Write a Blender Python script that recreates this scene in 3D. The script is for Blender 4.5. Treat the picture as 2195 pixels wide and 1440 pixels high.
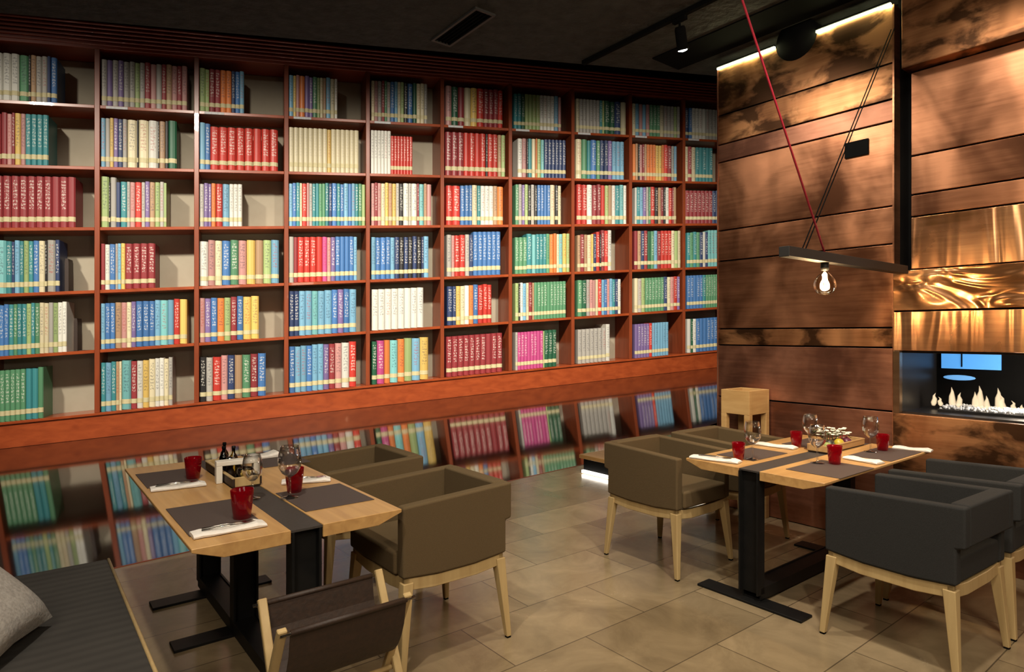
import bpy, math, random, re
from mathutils import Vector, Matrix
random.seed(7)
S = bpy.context.scene
for o in list(bpy.data.objects): bpy.data.objects.remove(o)

# ---------------------------------------------------------------- camera
F, CX, HZ, EYE = 1350.0, 1097.5, 715.0, 1.52
cd = bpy.data.cameras.new('camera'); cam = bpy.data.objects.new('camera', cd)
S.collection.objects.link(cam); S.camera = cam
cam.location = (0, 0, EYE); cam.rotation_euler = (math.pi/2, 0, 0)
cd.sensor_width = 36; cd.lens = 36*F/2195; cd.shift_y = -5/2195.0
cd.clip_start = .05; cd.clip_end = 100

# ---------------------------------------------------------------- world, exposure
w = bpy.data.worlds.new('world'); S.world = w; w.use_nodes = True
w.node_tree.nodes['Background'].inputs[0].default_value = (.9, .8, .7, 1)
w.node_tree.nodes['Background'].inputs[1].default_value = .02
S.view_settings.view_transform = 'Standard'; S.view_settings.look = 'None'
S.view_settings.gamma = 1; S.view_settings.exposure = 0.0

# ---------------------------------------------------------------- frames of the place
UX, UY = .7844, .6202                      # the room's u axis (towards right back); v = (-UY, UX)
ANG = math.atan2(UY, UX)
def uv(u, v, z=0): return Vector((u*UX - v*UY, u*UY + v*UX, z))
def at(px, py, z):                         # a point of the photograph at height z
    D = F*(EYE-z)/(py-HZ); return Vector(((px-CX)/F*D, D, z))
def on_u(px, py, U):                       # (v, z) of a photograph point on the plane u = U
    r = (px-CX)/F; v = (UX*U - UY*U*r)/(UY + UX*r); Y = UY*U + UX*v
    return v, EYE - (py-HZ)*Y/F

# ---------------------------------------------------------------- lights
def aim(o, t): o.rotation_euler = (Vector(t)-o.location).to_track_quat('-Z', 'Y').to_euler()
def area(name, loc, tgt, size, power, col, size_y=None, spread=math.pi):
    l = bpy.data.lights.new(name, 'AREA'); l.size = size; l.energy = power; l.color = col; l.spread = spread
    if size_y: l.shape = 'RECTANGLE'; l.size_y = size_y
    o = bpy.data.objects.new(name, l); S.collection.objects.link(o); o.location = loc; aim(o, tgt); return o
def spot(name, loc, tgt, power, col, ang=60, blend=.6, r=.05):
    l = bpy.data.lights.new(name, 'SPOT'); l.energy = power; l.color = col
    l.spot_size = math.radians(ang); l.spot_blend = blend; l.shadow_soft_size = r
    o = bpy.data.objects.new(name, l); S.collection.objects.link(o); o.location = loc; aim(o, tgt); return o
WARM = (1, .78, .52); NEUT = (1, .9, .76); COOL = (.75, .85, 1)
# unseen spots added in the hall to light the bookcase
HP, HD, HN = Vector((-7.91, 12.0, -.471)), Vector((.92593, .37770, 0)), Vector((.37770, -.92593, 0))
for s_, e_, zt_ in ((-.6, 5200, .7), (3.4, 5600, .9), (7.4, 6000, 1.2), (11.4, 5200, 1.6), (14.6, 1500, 2.2)):
    tg = HP+HD*s_+Vector((0, 0, zt_-HP.z)); q_ = HP+HD*(s_-2.2)+HN*7.4; spot('added_hall_spot', (q_.x, q_.y, 8.0), tg, e_*.76, NEUT, 75, 1, .25)
# unseen ceiling spots added to light the tables, floor and copper wall
spot('added_ceiling_spot', (-.9, 1.6, 3.9), at(500, 1080, .75), 250, NEUT, 60, .6, .06)
spot('added_ceiling_spot', (1.3, 2.0, 3.9), at(1700, 1000, .75), 270, NEUT, 60, .6, .06)
spot('added_ceiling_spot', (.3, 3.2, 3.9), (.6, 4.6, 0), 190, NEUT, 80, .8, .06)
spot('added_ceiling_spot', (.9, .6, 3.9), (1.0, 2.2, 0), 130, NEUT, 85, .8, .06)
spot('added_ceiling_spot', uv(3.7, 1.25, 3.9), uv(4.9, 1.2, 2.0), 80, NEUT, 84, .9, .08)
spot('added_ceiling_spot', uv(3.5, 2.6, 3.9), uv(4.9, 2.55, 1.7), 165, NEUT, 96, .9, .08)
area('added_area_fill', (-.8, -1.2, 3.7), (0, 2.2, .3), 1.6, 120, (1, .86, .68))  # unseen area lamps added behind the camera for the copper to reflect
area('added_area_fill', (2.2, -.4, 3.5), (2.3, 3.4, .8), 1.0, 75, (1, .84, .64))
def point(name, loc, power, col, r):
    l = bpy.data.lights.new(name, 'POINT'); l.energy = power; l.color = col; l.shadow_soft_size = r
    o = bpy.data.objects.new(name, l); S.collection.objects.link(o); o.location = loc; return o
point('bulb_light', Vector((2.765-UX*1.185, 4.43-UY*1.185, 1.965-.15)), 26, (1, .72, .42), .03)
point('flame_light', uv(5.2, 1.15, 1.16), 11, (1, .80, .60), .05)
point('flame_light', uv(5.2, .55, 1.16), 11, (1, .80, .60), .05)

# ---------------------------------------------------------------- materials
def nt(name):
    m = bpy.data.materials.new(name); m.use_nodes = True; t = m.node_tree
    return m, t, t.nodes, t.links, t.nodes['Principled BSDF']
def c4(c): return (c[0], c[1], c[2], 1)
def coords(N, L, scale=(1, 1, 1), rot=0):
    tc = N.new('ShaderNodeTexCoord'); mp = N.new('ShaderNodeMapping'); mp.inputs['Scale'].default_value = scale
    mp.inputs['Rotation'].default_value = (0, 0, rot)
    L.new(tc.outputs['Object'], mp.inputs[0]); return mp.outputs[0]
def noise(N, L, vec, sc, det=4, dist=0, rough=.5):
    n = N.new('ShaderNodeTexNoise'); n.inputs['Scale'].default_value = sc; n.inputs['Detail'].default_value = det
    n.inputs['Distortion'].default_value = dist; n.inputs['Roughness'].default_value = rough; L.new(vec, n.inputs['Vector']); return n.outputs['Fac']
def ramp(N, L, fac, stops):
    r = N.new('ShaderNodeValToRGB'); e = r.color_ramp.elements
    while len(e) < len(stops): e.new(.5)
    for i, (p, c) in enumerate(stops): e[i].position = p; e[i].color = c4(c)
    L.new(fac, r.inputs[0]); return r.outputs[0]
def bump(N, L, B, h, st, dist=.01):
    b = N.new('ShaderNodeBump'); b.inputs['Strength'].default_value = st; b.inputs['Distance'].default_value = dist
    L.new(h, b.inputs['Height']); L.new(b.outputs[0], B.inputs['Normal'])
def mat(name, c, c2=None, rough=.5, metal=0, sc=(8, 8, 8), bst=0, det=4, spec=.5, coat=0, dist=0, bd=.004, rr=None):
    m, t, N, L, B = nt(name)
    B.inputs['Roughness'].default_value = rough; B.inputs['Metallic'].default_value = metal
    B.inputs['Specular IOR Level'].default_value = spec; B.inputs['Coat Weight'].default_value = coat
    f = noise(N, L, coords(N, L, sc), 1, det, dist)
    L.new(ramp(N, L, f, [(.32, c), (.68, c2 or tuple(x*.82 for x in c))]), B.inputs['Base Color'])
    if bst: bump(N, L, B, f, bst, bd)
    if rr:
        mr = N.new('ShaderNodeMapRange'); mr.inputs[3].default_value = rr[0]; mr.inputs[4].default_value = rr[1]
        L.new(f, mr.inputs[0]); L.new(mr.outputs[0], B.inputs['Roughness'])
    return m
def emit(name, c, s):
    m, t, N, L, B = nt(name); B.inputs['Base Color'].default_value = c4(c)
    B.inputs['Emission Color'].default_value = c4(c); B.inputs['Emission Strength'].default_value = s; return m
def glass(name, c, rough=0.0, ior=1.45):
    m, t, N, L, B = nt(name); B.inputs['Base Color'].default_value = c4(c); B.inputs['Roughness'].default_value = rough
    B.inputs['Transmission Weight'].default_value = 1; B.inputs['IOR'].default_value = ior; return m
def thin(name, c, spec=.12):
    m = bpy.data.materials.new(name); m.use_nodes = True; t = m.node_tree; N = t.nodes; L = t.links; N.clear()
    o = N.new('ShaderNodeOutputMaterial'); a = N.new('ShaderNodeBsdfTransparent'); a.inputs[0].default_value = c4(c)
    g = N.new('ShaderNodeBsdfGlossy'); g.inputs['Roughness'].default_value = .03; mx = N.new('ShaderNodeMixShader')
    lw = N.new('ShaderNodeLayerWeight'); lw.inputs[0].default_value = spec
    L.new(lw.outputs['Facing'], mx.inputs[0]); L.new(a.outputs[0], mx.inputs[1]); L.new(g.outputs[0], mx.inputs[2]); L.new(mx.outputs[0], o.inputs[0]); return m

M = {}
def red_glass():
    m = thin('red_glass', (.62, .012, .03), .18); t = m.node_tree; N, L = t.nodes, t.links
    o = [n for n in N if n.type == 'OUTPUT_MATERIAL'][0]; sh = o.inputs[0].links[0].from_socket
    tl = N.new('ShaderNodeBsdfTranslucent'); tl.inputs[0].default_value = (.85, .015, .04, 1); df = N.new('ShaderNodeBsdfDiffuse'); df.inputs[0].default_value = (.6, .01, .03, 1)
    a = N.new('ShaderNodeMixShader'); L.new(tl.outputs[0], a.inputs[1]); L.new(df.outputs[0], a.inputs[2])
    b = N.new('ShaderNodeMixShader'); b.inputs[0].default_value = .22; L.new(sh, b.inputs[1]); L.new(a.outputs[0], b.inputs[2]); L.new(b.outputs[0], o.inputs[0]); return m
M['oak'] = mat('oak_wood', (.54, .315, .115), (.42, .23, .08), .38, sc=(26, 2.2, 26), bst=.15, det=6, dist=.6)
M['oak_x'] = mat('oak_wood_cross', (.47, .29, .12), (.36, .21, .08), .42, sc=(2.5, 26, 26), bst=.15, det=6)
M['ash'] = mat('ash_wood', (.50, .36, .165), (.41, .28, .12), .45, sc=(24, 24, 2.2), det=5)
M['ash_stand'] = mat('pale_pine', (.56, .36, .15), (.44, .26, .095), .5, sc=(3, 3, 22), det=5, dist=.4)
M['taupe'] = mat('taupe_fabric', (.118, .080, .040), (.096, .066, .032), .95, sc=(420, 420, 420), bst=.5, spec=.15)
M['grey_fab'] = mat('charcoal_fabric', (.034, .0335, .032), (.024, .0235, .0225), .95, sc=(420, 420, 420), bst=.5, spec=.15)
M['leather'] = mat('brown_leather', (.034, .016, .008), (.022, .011, .006), .6, sc=(60, 60, 60), bst=.3)
M['steel'] = mat('black_steel', (.005, .005, .005), (.008, .0075, .007), .5, sc=(14, 14, 14), spec=.22)
M['strip'] = mat('dark_runner', (.045, .037, .032), (.038, .031, .027), .6, sc=(90, 90, 90), bst=.2)
M['mat'] = mat('placemat_weave', (.075, .053, .045), (.06, .042, .036), .62, sc=(500, 500, 500), bst=.5)
M['linen'] = mat('white_linen', (.78, .74, .68), (.70, .66, .60), .85, sc=(60, 60, 60), bst=.4)
M['white'] = mat('white_ceramic', (.72, .69, .60), (.66, .62, .54), .4, sc=(12, 12, 12))
M['silver'] = mat('cutlery_steel', (.5, .48, .45), (.4, .38, .36), .2, 1, sc=(30, 30, 30))
M['glass'] = glass('clear_glass', (1, 1, 1))
M['cushion'] = mat('grey_wool', (.34, .32, .29), (.24, .225, .205), .95, sc=(90, 90, 90), bst=.6, spec=.1, det=8)
M['black'] = mat('black_paint', (.004, .004, .004), (.006, .006, .006), .9, sc=(5, 5, 5), spec=.05)
M['cable_red'] = mat('red_textile_cable', (.55, .02, .05), (.45, .015, .04), .7, sc=(300, 300, 300))
M['led'] = emit('led_warm', (1, .98, .52), 42)
M['led_white'] = emit('led_white', (1, .93, .82), 9)
M['spot_lens'] = emit('spot_lens', (1, .97, .92), 40)
M['filament'] = emit('filament', (1, .74, .38), 130)
M['red_glass'] = red_glass()
M['wine'] = thin('wine_glass_shell', (.97, .97, .97), .42)
M['bulb'] = thin('bulb_glass', (1, .93, .8), .35)
M['pane'] = thin('fireplace_pane', (.9, .92, .95), .06)
M['brass'] = mat('bronze_trim', (.55, .36, .22), (.42, .27, .16), .3, 1, sc=(4, 4, 20))
# bookcase wood: polished red mahogany
M['mahog'] = mat('mahogany', (.36, .070, .018), (.26, .046, .012), .3, sc=(1.2, 9, 9), det=6, coat=.25, dist=.5)
M['mahog_v'] = mat('mahogany_upright', (.27, .056, .018), (.20, .040, .013), .33, sc=(9, 9, 1.2), det=6, coat=.2, dist=.5)
M['cornice'] = mat('mahogany_cornice', (.34, .055, .018), (.27, .04, .014), .4, sc=(1, 8, 8), det=6)
M['back'] = mat('bookcase_backboard', (.38, .34, .255), (.35, .31, .23), .8, sc=(3, 3, 3))
M['label'] = mat('call_number_label', (.62, .55, .32), (.54, .48, .27), .6, sc=(14, 14, 14))
M['plate'] = mat('shelf_plate', (.62, .62, .62), (.5, .5, .5), .5, sc=(60, 60, 2))
M['ceil'] = mat('rough_black_ceiling', (.045, .046, .047), (.022, .023, .023), .85, sc=(9, 9, 9), bst=.9, det=10, bd=.03)
M['dark_wall'] = mat('dark_plaster', (.06, .035, .022), (.045, .026, .017), .8, sc=(3, 3, 3))
M['pebble'] = mat('white_stones', (.85, .85, .85), (.6, .62, .66), .35, sc=(40, 40, 40))

def book_mat():
    m, t, N, L, B = nt('book_cloth')
    a = N.new('ShaderNodeAttribute'); a.attribute_name = 'cover'; b = N.new('ShaderNodeAttribute'); b.attribute_name = 'title'
    u = N.new('ShaderNodeUVMap'); sp = N.new('ShaderNodeSeparateXYZ'); L.new(u.outputs[0], sp.inputs[0])
    def mth(op, x, y=None):
        n = N.new('ShaderNodeMath'); n.operation = op
        for i, q in enumerate((x, y)):
            if q is None: continue
            if isinstance(q, (int, float)): n.inputs[i].default_value = q
            else: L.new(q, n.inputs[i])
        return n.outputs[0]
    fx = mth('FRACT', sp.outputs[0]); y = sp.outputs[1]           # whole part of u = seed of the title
    inx = mth('MULTIPLY', mth('GREATER_THAN', fx, .26), mth('LESS_THAN', fx, .74))
    iny = mth('MULTIPLY', mth('GREATER_THAN', y, .36), mth('LESS_THAN', y, .92))
    cb = N.new('ShaderNodeCombineXYZ'); L.new(mth('MULTIPLY', sp.outputs[0], 3.1), cb.inputs[0]); L.new(mth('MULTIPLY', y, 17), cb.inputs[1])
    n = N.new('ShaderNodeTexNoise'); n.inputs['Scale'].default_value = 1.6; n.inputs['Detail'].default_value = 3; L.new(cb.outputs[0], n.inputs['Vector'])
    # glyph rows: blocks separated by gaps along the spine
    gl = mth('MULTIPLY', mth('GREATER_THAN', n.outputs['Fac'], .50), mth('GREATER_THAN', mth('FRACT', mth('MULTIPLY', y, 15)), .30))
    msk = mth('MULTIPLY', mth('MULTIPLY', inx, iny), gl)
    mx = N.new('ShaderNodeMix'); mx.data_type = 'RGBA'; L.new(mth('MULTIPLY', msk, mth('MULTIPLY', b.outputs['Alpha'], .45)), mx.inputs[0])
    L.new(a.outputs['Color'], mx.inputs[6]); L.new(b.outputs['Color'], mx.inputs[7])
    L.new(mx.outputs[2], B.inputs['Base Color']); B.inputs['Roughness'].default_value = .45
    return m
M['book'] = book_mat()
M['pages'] = mat('book_pages', (.62, .56, .42), (.5, .44, .32), .9, sc=(3, 200, 3))

def tile_mat():
    m, t, N, L, B = nt('polished_stone_tile')
    v = coords(N, L, (1, 1, 1), -ANG)
    br = N.new('ShaderNodeTexBrick'); br.offset = .5; br.inputs['Scale'].default_value = 1
    br.inputs['Brick Width'].default_value = .9; br.inputs['Row Height'].default_value = .45
    br.inputs['Mortar Size'].default_value = .0035; br.inputs['Mortar Smooth'].default_value = .3
    br.inputs['Color1'].default_value = (.34, .265, .165, 1); br.inputs['Color2'].default_value = (.20, .152, .092, 1)
    br.inputs['Mortar'].default_value = (.10, .076, .048, 1); L.new(v, br.inputs['Vector'])
    n = noise(N, L, v, 2.6, 8, .8, .62)
    mx = N.new('ShaderNodeMix'); mx.data_type = 'RGBA'; mx.blend_type = 'MULTIPLY'; mx.inputs[0].default_value = 1
    L.new(br.outputs[0], mx.inputs[6]); L.new(ramp(N, L, n, [(.3, (.62, .58, .52)), (.7, (1.12, 1.08, 1.0))]), mx.inputs[7])
    L.new(mx.outputs[2], B.inputs['Base Color'])
    mr = N.new('ShaderNodeMapRange'); mr.inputs[3].default_value = .12; mr.inputs[4].default_value = .34
    L.new(n, mr.inputs[0]); L.new(mr.outputs[0], B.inputs['Roughness']); return m
M['tile'] = tile_mat()
def gloss_mat():
    m, t, N, L, B = nt('polished_dark_floor')
    v = coords(N, L, (1, 1, 1), -math.atan2(.3777, .9259))
    B.inputs['Base Color'].default_value = (.016, .009, .006, 1); B.inputs['Roughness'].default_value = .06
    B.inputs['IOR'].default_value = 1.9; B.inputs['Specular IOR Level'].default_value = .6
    n = noise(N, L, v, .9, 2); bump(N, L, B, n, .06, .02); return m
M['gloss'] = gloss_mat()
def copper_mat(name, c1, c2, c3, lo, hi, bst=.35, tarn=0, wav=(1.6, 1.6, .5), met=.9, grain=.25):
    m, t, N, L, B = nt(name); B.inputs['Metallic'].default_value = met
    tc = N.new('ShaderNodeTexCoord'); oi = N.new('ShaderNodeObjectInfo'); va = N.new('ShaderNodeVectorMath'); va.operation = 'MULTIPLY_ADD'
    L.new(oi.outputs['Random'], va.inputs[1]); va.inputs[0].default_value = (7, 13, 5); L.new(tc.outputs['Object'], va.inputs[2])
    def mp(sc):
        q = N.new('ShaderNodeMapping'); q.inputs['Scale'].default_value = sc; L.new(va.outputs[0], q.inputs[0]); return q.outputs[0]
    n1 = noise(N, L, mp((1.5, 1.5, .9)), 1.2, 4, .6, .5)           # patina patches
    n2 = noise(N, L, mp(wav), 1.0, 2, .8, .4)                      # buckled sheet
    n3 = noise(N, L, mp((2.2, 2.2, 40)), 1, 4, .2, .6)             # brushing
    n4 = noise(N, L, mp((1.9, 1.9, 3.6)), 1.5, 5, .3, .55)
    mx = N.new('ShaderNodeMath'); mx.operation = 'MULTIPLY_ADD'; L.new(n1, mx.inputs[0]); mx.inputs[1].default_value = 1-grain
    ad = N.new('ShaderNodeMath'); ad.operation = 'MULTIPLY'; L.new(n3, ad.inputs[0]); ad.inputs[1].default_value = grain; L.new(ad.outputs[0], mx.inputs[2])
    col = ramp(N, L, mx.outputs[0], [(.40, c3), (.50, c2), (.60, c1)])
    if tarn:
        mm = N.new('ShaderNodeMix'); mm.data_type = 'RGBA'; L.new(ramp(N, L, n4, [(.47, (0, 0, 0)), (.58, (tarn*.9, tarn*.9, tarn*.9))]), mm.inputs[0])
        L.new(col, mm.inputs[6]); mm.inputs[7].default_value = (.05, .022, .010, 1); col = mm.outputs[2]
    L.new(col, B.inputs['Base Color'])
    mr = N.new('ShaderNodeMapRange'); mr.inputs[1].default_value = .3; mr.inputs[2].default_value = .7
    mr.inputs[3].default_value = lo; mr.inputs[4].default_value = hi; L.new(n1, mr.inputs[0]); L.new(mr.outputs[0], B.inputs['Roughness'])
    bump(N, L, B, n2, bst, .08); return m
M['copper'] = copper_mat('brushed_copper', (.66, .30, .155), (.50, .215, .108), (.30, .12, .06), .26, .50, .45, .12)
M['copper_dark'] = copper_mat('tarnished_copper', (.62, .30, .13), (.46, .20, .085), (.26, .11, .045), .36, .52, .35, 1)
M['copper_red'] = copper_mat('matt_copper', (.50, .23, .14), (.40, .175, .105), (.25, .105, .065), .38, .56, .3, .25, (1.6, 1.6, 1.2))
M['copper_bright'] = copper_mat('polished_copper', (.86, .46, .22), (.76, .36, .16), (.52, .23, .09), .20, .30, .8, 0, (2.4, 2.4, 6))
M['copper_streak'] = copper_mat('streaked_copper', (.80, .42, .20), (.64, .30, .14), (.40, .18, .07), .22, .34, .6, 0, (5, 5, .6))

# ---------------------------------------------------------------- mesh helpers
class MB:
    def __init__(s): s.v = []; s.f = []; s.sm = []
    def add(s, vs, fs, smooth=False):
        b = len(s.v); s.v += [tuple(x) for x in vs]; s.f += [tuple(b+i for i in f) for f in fs]; s.sm += [smooth]*len(fs); return s
    def box(s, a, b, mtx=None):
        vs = [Vector((x, y, z)) for z in (a[2], b[2]) for y in (a[1], b[1]) for x in (a[0], b[0])]
        if mtx: vs = [mtx @ p for p in vs]
        return s.add(vs, [(0, 2, 3, 1), (4, 5, 7, 6), (0, 1, 5, 4), (2, 6, 7, 3), (0, 4, 6, 2), (1, 3, 7, 5)])
    def prism(s, poly, y0, y1, ax='y'):               # poly = list of (x, z), extruded along y
        n = len(poly); mk = (lambda p, t: (p[0], t, p[1])) if ax == 'y' else ((lambda p, t: (t, p[0], p[1])) if ax == 'x' else (lambda p, t: (p[0], p[1], t)))
        vs = [mk(p, y0) for p in poly] + [mk(p, y1) for p in poly]
        return s.add(vs, [tuple(range(n)), tuple(range(2*n-1, n-1, -1))] + [(i, i+n, (i+1) % n+n, (i+1) % n) for i in range(n)])
    def frus(s, a, ra, b, rb):                        # square tapered bar between two points
        a, b = Vector(a), Vector(b); vs = []
        for p, r in ((a, ra), (b, rb)):
            for dx, dy in ((-1, -1), (1, -1), (1, 1), (-1, 1)): vs.append(p+Vector((dx*r, dy*r, 0)))
        return s.add(vs, [(3, 2, 1, 0), (4, 5, 6, 7)]+[(i, (i+1) % 4, (i+1) % 4+4, i+4) for i in range(4)])
    def bar(s, a, b, w, h, up=(0, 0, 1)):             # rectangular bar between two points
        a, b = Vector(a), Vector(b); d = (b-a).normalized(); x = d.cross(Vector(up)).normalized(); y = x.cross(d)
        vs = [p+x*i*w/2+y*j*h/2 for p in (a, b) for i, j in ((-1, -1), (1, -1), (1, 1), (-1, 1))]
        return s.add(vs, [(3, 2, 1, 0), (4, 5, 6, 7)]+[(i, (i+1) % 4, (i+1) % 4+4, i+4) for i in range(4)])
    def tube(s, pts, r, n=10, cap=True):
        pts = [Vector(p) for p in pts]; vs = []; fs = []; ref = None
        for i, p in enumerate(pts):
            d = (pts[min(i+1, len(pts)-1)]-pts[max(i-1, 0)]).normalized()
            if ref is None: ref = Vector((0, 0, 1)) if abs(d.z) < .9 else Vector((1, 0, 0))
            x = d.cross(ref).normalized(); y = d.cross(x); ref = x.cross(d)
            rr = r[i] if isinstance(r, (list, tuple)) else r
            vs += [p+(x*math.cos(2*math.pi*k/n)+y*math.sin(2*math.pi*k/n))*rr for k in range(n)]
        for i in range(len(pts)-1):
            for k in range(n): fs.append((i*n+k, i*n+(k+1) % n, (i+1)*n+(k+1) % n, (i+1)*n+k))
        if cap: fs += [tuple(range(n-1, -1, -1)), tuple(range((len(pts)-1)*n, len(pts)*n))]
        return s.add(vs, fs, True)
    def lathe(s, prof, n=28, c=(0, 0, 0)):
        vs = []; fs = []; m = len(prof)
        for r, z in prof: vs += [(c[0]+r*math.cos(2*math.pi*k/n), c[1]+r*math.sin(2*math.pi*k/n), c[2]+z) for k in range(n)]
        for i in range(m-1):
            for k in range(n): fs.append((i*n+k, i*n+(k+1) % n, (i+1)*n+(k+1) % n, (i+1)*n+k))
        return s.add(vs, fs, True)
    def ball(s, c, r, n=12, m=8, sq=(1, 1, 1)):
        pr = [(max(1e-4, math.sin(math.pi*i/m)), -math.cos(math.pi*i/m)) for i in range(m+1)]
        b = MB().lathe(pr, n); return s.add([(c[0]+x*r*sq[0], c[1]+y*r*sq[1], c[2]+z*r*sq[2]) for x, y, z in b.v], b.f, True)
    def build(s, name, m, parent=None, bev=0, seg=2, sub=0, mats=None, fm=None):
        me = bpy.data.meshes.new(name); me.from_pydata(s.v, [], s.f)
        for mm in (mats or [m]): me.materials.append(mm)
        me.polygons.foreach_set('use_smooth', s.sm)
        if fm: me.polygons.foreach_set('material_index', fm)
        me.update()
        o = bpy.data.objects.new(name, me); S.collection.objects.link(o)
        if parent is not None: o.parent = parent
        if bev:
            b = o.modifiers.new('bevel', 'BEVEL'); b.width = bev; b.segments = seg; b.limit_method = 'ANGLE'; b.harden_normals = False
            for p in me.polygons: p.use_smooth = seg > 1
            if seg > 1:
                wn = o.modifiers.new('wn', 'WEIGHTED_NORMAL'); wn.keep_sharp = False
        if sub: q = o.modifiers.new('sub', 'SUBSURF'); q.levels = sub; q.render_levels = sub
        return o
def tag(o, label=None, cat=None, group=None, kind=None):
    if label: o['label'] = label
    if cat: o['category'] = cat
    if group: o['group'] = group
    if kind: o['kind'] = kind
    return o
def empty(name, loc, rz=0, *a, **k):
    o = bpy.data.objects.new(name, None); S.collection.objects.link(o); o.empty_display_size = .1
    o.location = loc; o.rotation_euler = (0, 0, rz); return tag(o, *a, **k)
def place(o, loc, rz=0): o.location = loc; o.rotation_euler = (0, 0, rz); return o
def copy_tree(o, loc=None, rz=None, label=None, parent=None):
    c = o.copy(); S.collection.objects.link(c)
    if parent is not None: c.parent = parent
    if loc is not None: c.location = loc
    if rz is not None: c.rotation_euler = (0, 0, rz)
    if label: c['label'] = label
    for ch in list(o.children): copy_tree(ch, parent=c)
    return c

# ================================================================= THE SETTING
# tile floor ends along a line; beyond it the polished dark floor of the book hall lies lower
EA, EB = Vector((-2.56, 4.10, 0)), Vector((.707, 7.20, 0)); ED = (EB-EA).normalized()
def edge(t): return EA+ED*t
p1, p2 = edge(-9.5), edge(9)
poly = [(p1.x, p1.y), (p1.x, -4.6), (8.2, -4.6), (8.2, p2.y), (p2.x, p2.y)]
fl = MB().prism(poly, -.30, 0, 'z').build('floor', M['tile']); tag(fl, kind='structure')
MB().bar(p1+Vector((0, 0, -.012)), p2+Vector((0, 0, -.012)), .012, .03).build('trim_1', M['cornice'])['kind'] = 'structure'

# bookcase frame: s along the shelves, q towards the viewer, z up; the shelves rise to the right
PX0, PD = 208.0, 12.0
P0 = Vector(((PX0-CX)/F*PD, PD, EYE-(939-HZ)/F*PD)); DH = Vector((.92593, .37770, 0)); NH = Vector((.37770, -.92593, 0)); SL = .071064
PXM = PD/F
def bc(s, q, z): return P0 + DH*s + NH*q + Vector((0, 0, z + SL*s))
def s_px(px, q=0):
    a = (px-CX)/F; p = P0+NH*q; return (a*p.y-p.x)/(DH.x-a*DH.y)
W = s_px(421.27)
def gz(x, y): return P0.z + SL*((Vector((x, y, 0))-Vector((P0.x, P0.y, 0))).dot(DH))
pl = []
for p in (edge(-9.5), edge(9.5)): pl.append((p.x, p.y))
for s in (12*W, -3.2*W): b = P0+DH*s-NH*.9; pl.append((b.x, b.y))
n = len(pl); vs = [(x, y, gz(x, y)) for x, y in pl]+[(x, y, gz(x, y)-.1) for x, y in pl]
g = MB().add(vs, [(0, 1, 2, 3), (7, 6, 5, 4)]+[(i, i+4, (i+1) % 4+4, (i+1) % 4) for i in range(4)]).build('floor_hall', M['gloss'])
tag(g, kind='structure')

# ceiling over the restaurant, open beyond its black edge
zc = 4.0
ce = [(-9, 3.95), (-3.97*.964, 4.711), (2.08, 6.09), (5.5, 6.8), (8.2, 6.8), (8.2, -4.6), (-9, -4.6)]
ca, cb = at(0, 28, zc), at(1540, 163, zc)
cdir = (cb-ca).normalized()
ce[0] = tuple((ca-cdir*5.2)[:2]); ce[1] = tuple(ca[:2]); ce[2] = tuple(cb[:2]); ce[3] = tuple((cb+cdir*3.5)[:2]); ce[4] = (8.2, ce[3][1]); ce[6] = (ce[0][0], -4.6)
tag(MB().prism(ce, zc, zc+.25, 'z').build('ceiling', M['ceil']), kind='structure')
e0, e1 = ca-cdir*5.2, cb+cdir*3.5
def box_uv(name, m, u0, u1, v0, v1, z0, z1, parent=None, bev=0, mb=None):
    c = uv((u0+u1)/2, (v0+v1)/2, 0); o = MB().box((-(u1-u0)/2, -(v1-v0)/2, z0), ((u1-u0)/2, (v1-v0)/2, z1)).build(name, m, None, bev, 2)
    place(o, c, ANG)
    if parent is not None: o.parent = parent
    return o
# outer walls: the hall's roof, back wall behind the bookcase, side walls
def quad_wall(name, a, b, z0, z1, m, t=.12):
    a, b = Vector(a), Vector(b); d = (b-a).normalized(); nn = Vector((d.y, -d.x, 0))*t
    vs = [(p.x, p.y, z) for z in (z0, z1) for p in (a, b, b+nn, a+nn)]
    o = MB().add(vs, [(3, 2, 1, 0), (4, 5, 6, 7)]+[(i, (i+1) % 4, (i+1) % 4+4, i+4) for i in range(4)]).build(name, m); return tag(o, kind='structure')
bl, br_ = P0+DH*(-3.2*W)-NH*.92, P0+DH*(12*W)-NH*.92
quad_wall('wall_back', br_, bl, -1.6, 11.2, M['dark_wall'])
quad_wall('wall_left', (bl.x, bl.y, 0), (bl.x, -4.6, 0), -1.6, 11.2, M['dark_wall'])
quad_wall('wall_front', (bl.x, -4.6, 0), (8.2, -4.6, 0), -.3, 11.2, M['dark_wall'])
quad_wall('wall_far_right', (8.2, -4.6, 0), (br_.x, br_.y, 0), -.3, 11.2, M['dark_wall'])
tag(MB().prism([(bl.x, -4.7), (br_.x+.2, -4.7), (br_.x+.2, br_.y+.3), (bl.x, br_.y+.3)], 11.2, 11.3, 'z').build('ceiling_hall', M['black']), kind='structure')

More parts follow.
